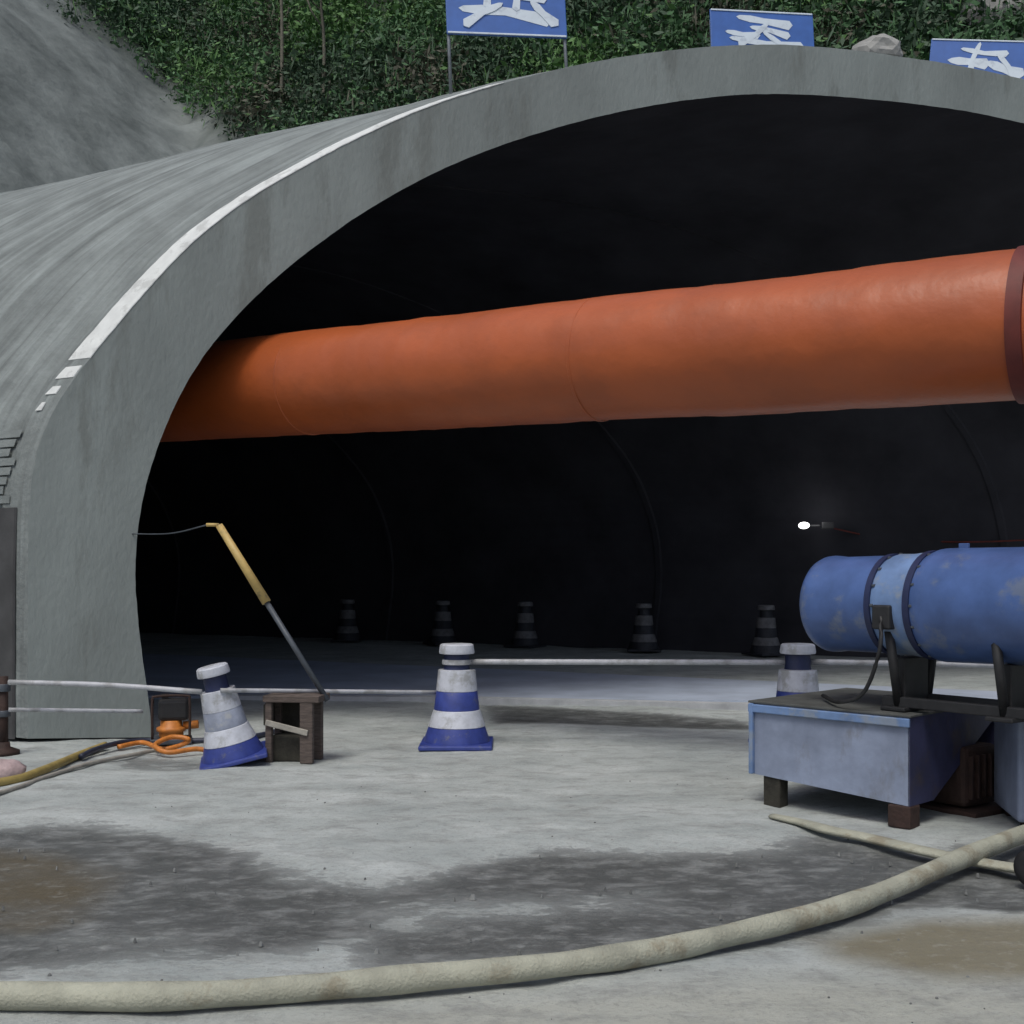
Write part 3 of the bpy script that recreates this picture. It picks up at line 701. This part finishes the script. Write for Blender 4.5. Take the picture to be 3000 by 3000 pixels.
for a0, zz in ((0, .0),):
    box_rot = Matrix(((ed.x, en.x, 0), (ed.y, en.y, 0), (0, 0, 1)))
def obox(name, a, b_, z, s, m, bev=.006, extra=None):
    bm = bmesh.new(); rr = box_rot if extra is None else box_rot @ extra
    box_bm(bm, Q(a, b_, z), s, rr, bev); return bm_obj(name, bm, m, tk)
obox('top_plate', eL/2, DW/2, zt+.008, (eL+.03, DW+.03, .014), M['olive'], .003)
obox('edge_rail', eL/2, -.016, zt-.03, (eL+.02, .02, .05), M['blue_light'], .006)
obox('corner_post', .012, -.014, .41, (.03, .03, .44), M['blue_light'], .006)
quadbox('end_panel', [Q(eL,.0,zb1), Q(eL,.16,zb1), Q(eL,DW,zt-.10), Q(eL,0,zt)][:0] or [Q(eL+.004,.0,.13), Q(eL+.004,.28,.13), Q(eL+.004,DW,zt-.06), Q(eL+.004,.0,zt)], .012, M['tank_shaded'], ed)
quadbox('end_panel_top', [Q(eL+.004,.0,zt), Q(eL+.004,DW,zt-.06), Q(eL+.004,DW,zt), Q(eL+.004,.02,zt)], .010, M['tank_shaded'], ed)
quadbox('back_panel', [Q(0,DW,zb0), Q(eL,DW,zb1), Q(eL,DW,zt), Q(0,DW,zt)], .012, M['tank_shaded'], en)
quadbox('left_panel', [Q(0,0,zb0), Q(0,DW,zb0), Q(0,DW,zt), Q(0,0,zt)], .012, M['tank'], -ed)
obox('leg', .14, .06, .08, (.12, .1, .22), M['wood_dark'], .01)
obox('leg', eL-.06, .05, .065, (.14, .12, .13), M['rust'], .01)
obox('leg', .14, DW-.08, .09, (.1, .1, .2), M['rust'], .01); obox('leg', eL-.1, DW-.08, .065, (.1, .1, .13), M['rust'], .01)
# rusty motor unit added in the open end to make the gap dark
mo = thing('filler_housing', 'dark rusty motor housing added to darken the gap between the blue-grey steel box and the grey cabinet', 'filler', G(2368, 2078), (0, 0, R(35)))
box('casing', (0, .16, .22), (.34, .36, .36), M['rust'], mo, bev=.03)
box('base_plate', (0, .1, .015), (.44, .44, .03), M['rust'], mo)
for k in range(5): box('filler_rib', (-.13+k*.064, -.03, .22), (.014, .03, .26), M['rust'], mo, bev=.003)
# second grey cabinet at the right
cb = thing('grey_cabinet', 'grey steel cabinet standing right of the dark motor housing', 'cabinet', G(2436, 2116), (0, 0, R(-10)))
box('body', (.42, .3, .34), (.82, .6, .58), M['tank'], cb, bev=.02)
for x in (.1, .74): box('foot', (x, .1, .03), (.09, .09, .07), M['rust'], cb); box('foot', (x, .5, .03), (.09, .09, .07), M['rust'], cb)
dor = box('door', (.42, -.006, .34), (.68, .02, .46), M['tank'], cb, bev=.006); box('handle', (.70, -.03, .36), (.02, .03, .1), M['black'], dor)
box('lid', (.42, .3, .65), (.88, .66, .035), M['olive'], cb)

# ------------------------------------------------------------------ blue fan
fa, fb = P(2088, 1692, 7.42), P(2451, 1697, 6.42); fan_ax = (fb-fa).normalized(); fL = (fb-fa).length
fan = thing('blower_fan', 'blue cylindrical blower fan lying on black brackets above the steel box', 'fan', fa)
fsa = fan_ax.cross(Vector((0,0,1))).normalized(); fsb = fsa.cross(fan_ax).normalized()
def fcyl(name, prof, m, seg=48, cap=True):
    vs = []; fs = []
    for d, r in prof:
        for k in range(seg):
            q = 2*math.pi*k/seg; vs.append(fan_ax*d+fsa*math.cos(q)*r+fsb*math.sin(q)*r)
    n_ = len(prof)
    for i in range(n_-1):
        for k in range(seg): k2 = (k+1) % seg; fs.append((i*seg+k, i*seg+k2, (i+1)*seg+k2, (i+1)*seg+k))
    return sharp(mk(name, vs, fs, m, fan, True), 40)
def dfor(px):   # distance along the fan axis that shows at column px
    k = (px-CX)/F; return (k*fa.y-fa.x)/(fan_ax.x-k*fan_ax.y)
d1, d2 = dfor(2214), dfor(2288)
fcyl('outlet_bell', [(-.03, .235), (-.02, .262), (.0, .283), (.03, .296), (.06, .299), (.09, .297), (.15, .290), (d1-.02, .292)], M['blue'])
fcyl('inner_mouth', [(-.03, .235), (.1, .225), (.3, .22)], M['black'])
fcyl('inlet_hub', [(.0, .001), (.005, .08), (.3, .085)], M['black'])
fcyl('strap', [(d1-.018, .290), (d1-.018, .303), (d1+.018, .303), (d1+.018, .290)], M['cone_navy'])
fcyl('middle_ring', [(d1+.012, .288), (d1+.05, .300), ((d1+d2)/2, .298), (d2-.05, .306), (d2-.012, .30)], M['blue_light'])
fcyl('strap', [(d2-.02, .298), (d2-.02, .316), (d2+.02, .316), (d2+.02, .298)], M['cone_navy'])
fcyl('motor_section', [(d2+.015, .305), (d2+.06, .322), (d2+.09, .326), (fL+.3, .318), (fL+.32, .330), (fL+.36, .330), (fL+.38, .318), (fL+1.1, .318), (fL+1.25, .36), (fL+1.27, .36), (fL+1.2, .30), (fL+.9, .28)], M['blue'])
for k in range(8):
    q = k*math.pi/4; a = fsa*math.cos(q)+fsb*math.sin(q); tq = -fsa*math.sin(q)+fsb*math.cos(q)
    v = [a*.07+fan_ax*.16-tq*.03, a*.23+fan_ax*.14-tq*.04, a*.23+fan_ax*.2+tq*.04, a*.07+fan_ax*.22+tq*.03]
    v2 = [p+fan_ax*.006 for p in v]
    mk('blade', v+v2, [(0,1,2,3), (7,6,5,4)]+[(i, 4+i, 4+(i+1) % 4, (i+1) % 4) for i in range(4)], M['steel'], fan)
frot = Matrix(((fan_ax.x, -fan_ax.y, 0), (fan_ax.y, fan_ax.x, 0), (0, 0, 1)))
def fbox(name, d, off, z, s, m, bev=.006):
    bm = bmesh.new(); c = fan_ax*d+fsa*off; c.z = z; box_bm(bm, c, s, frot, bev); return bm_obj(name, bm, m, fan)
dm_ = (d1+d2)/2-.02; zt_ = zt+.018-fa.z
def saddle(d):
    fbox('bracket_foot', d, 0, zt_+.012, (.16, .42, .024), M['black'])
    for s in (-1, 1):
        p0 = fan_ax*d+fsa*s*.14; p0.z = zt_+.02; p1 = fan_ax*d+fsa*s*.24; p1.z = -.14
        tube('bracket_arm', [p0, p1], .028, M['black'], fan, 8)
    fbox('bracket_web', d, 0, (zt_-.30)/2, (.05, .24, -zt_-.30), M['black'])
saddle(dm_); saddle(fL-.03); saddle(fL+.75)
fbox('terminal_box', dm_+.0, .285, -.06, (.12, .08, .14), M['black'], .012)
fbox('base_rail', (dm_+fL)/2+.15, .14, zt_+.05, (fL-dm_+.5, .05, .06), M['black']); fbox('base_rail', (dm_+fL)/2+.15, -.14, zt_+.05, (fL-dm_+.5, .05, .06), M['black'])
for dd, rr in ((d1, .303), (d2, .316)):
    for k in range(16):
        q = 2*math.pi*k/16; c = fan_ax*(dd+.034)+(fsa*math.cos(q)+fsb*math.sin(q))*(rr-.006)
        bm = bmesh.new(); bmesh.ops.create_cone(bm, cap_ends=True, segments=6, radius1=.009, radius2=.009, depth=.02)
        bmesh.ops.transform(bm, matrix=Matrix.Translation(c) @ fan_ax.to_track_quat('Z', 'Y').to_matrix().to_4x4(), verts=bm.verts)
        bm_obj('bolt', bm, M['steel'], fan)
tube('power_cable', spline([fan_ax*dm_+fsa*.32+Vector((0,0,-.06)), fan_ax*(dm_+.02)+fsa*.36+Vector((0,0,-.25)), fan_ax*(dm_-.1)+fsa*.34+Vector((0,0,-.5)), fan_ax*(dm_-.3)+fsa*.30+Vector((0,0,zt_+.03)), fan_ax*(dm_-.6)+fsa*.05+Vector((0,0,zt_+.03))], 30), .012, M['black'], fan, 8)
fbox('lifting_lug', dfor(2340), 0, .335, (.06, .02, .05), M['blue'], .004)

# ------------------------------------------------------------------ big hoses in the foreground
hp = [G(-700,2405,.05), G(0,2418,.05), (G(550,2420,.05)), G(855,2421,.05), G(1100,2407,.05), G(1336,2386,.05), G(1572,2364,.05), G(1760,2338,.05), G(1897,2309,.05), G(2093,2261,.05), G(2211,2219,.05), G(2329,2168,.06), G(2447,2121,.07), G(2560,2088,.08), G(2700,2060,.06)]
tag(tube('canvas_hose', spline(hp, 160), .046, M['hose'], seg=18, rfun=lambda q: 1+.05*math.sin(q*41)+.03*math.sin(q*97)), 'long pale canvas hose curving across the whole foreground', 'hose')
h2 = [G(1985,2084,.02), G(2040,2096,.03), G(2090,2110,.04), G(2160,2124,.04), G(2240,2143,.04), G(2330,2162,.035), G(2420,2178,.03), G(2560,2196,.03)]
h2 = [p-Vector((0, 0, .008)) for p in h2]
tag(tube('flat_hose', spline(h2, 60), .048, M['hose'], seg=14, squash=.42, rfun=lambda q: .75+.35*min(1, q*4)), 'shorter half-flat canvas hose beside the steel box, running under the long one', 'hose')
hc = thing('rubber_coupling', 'black rubber hose coupling lying at the right in front of the grey cabinet', 'coupling', G(2490, 2212, .0), (0, 0, R(35)))
o = lathe('ring', [(.05, -.12), (.085, -.12), (.085, -.05), (.07, -.04), (.07, .04), (.085, .05), (.085, .12), (.05, .12)], M['black'], hc, 24); o.rotation_euler = (0, R(90), 0); o.location = (0, 0, .085)
o = lathe('stub', [(.06, 0), (.06, .3)], M['cable'], hc, 20); o.rotation_euler = (0, R(90), 0); o.location = (.1, 0, .07)
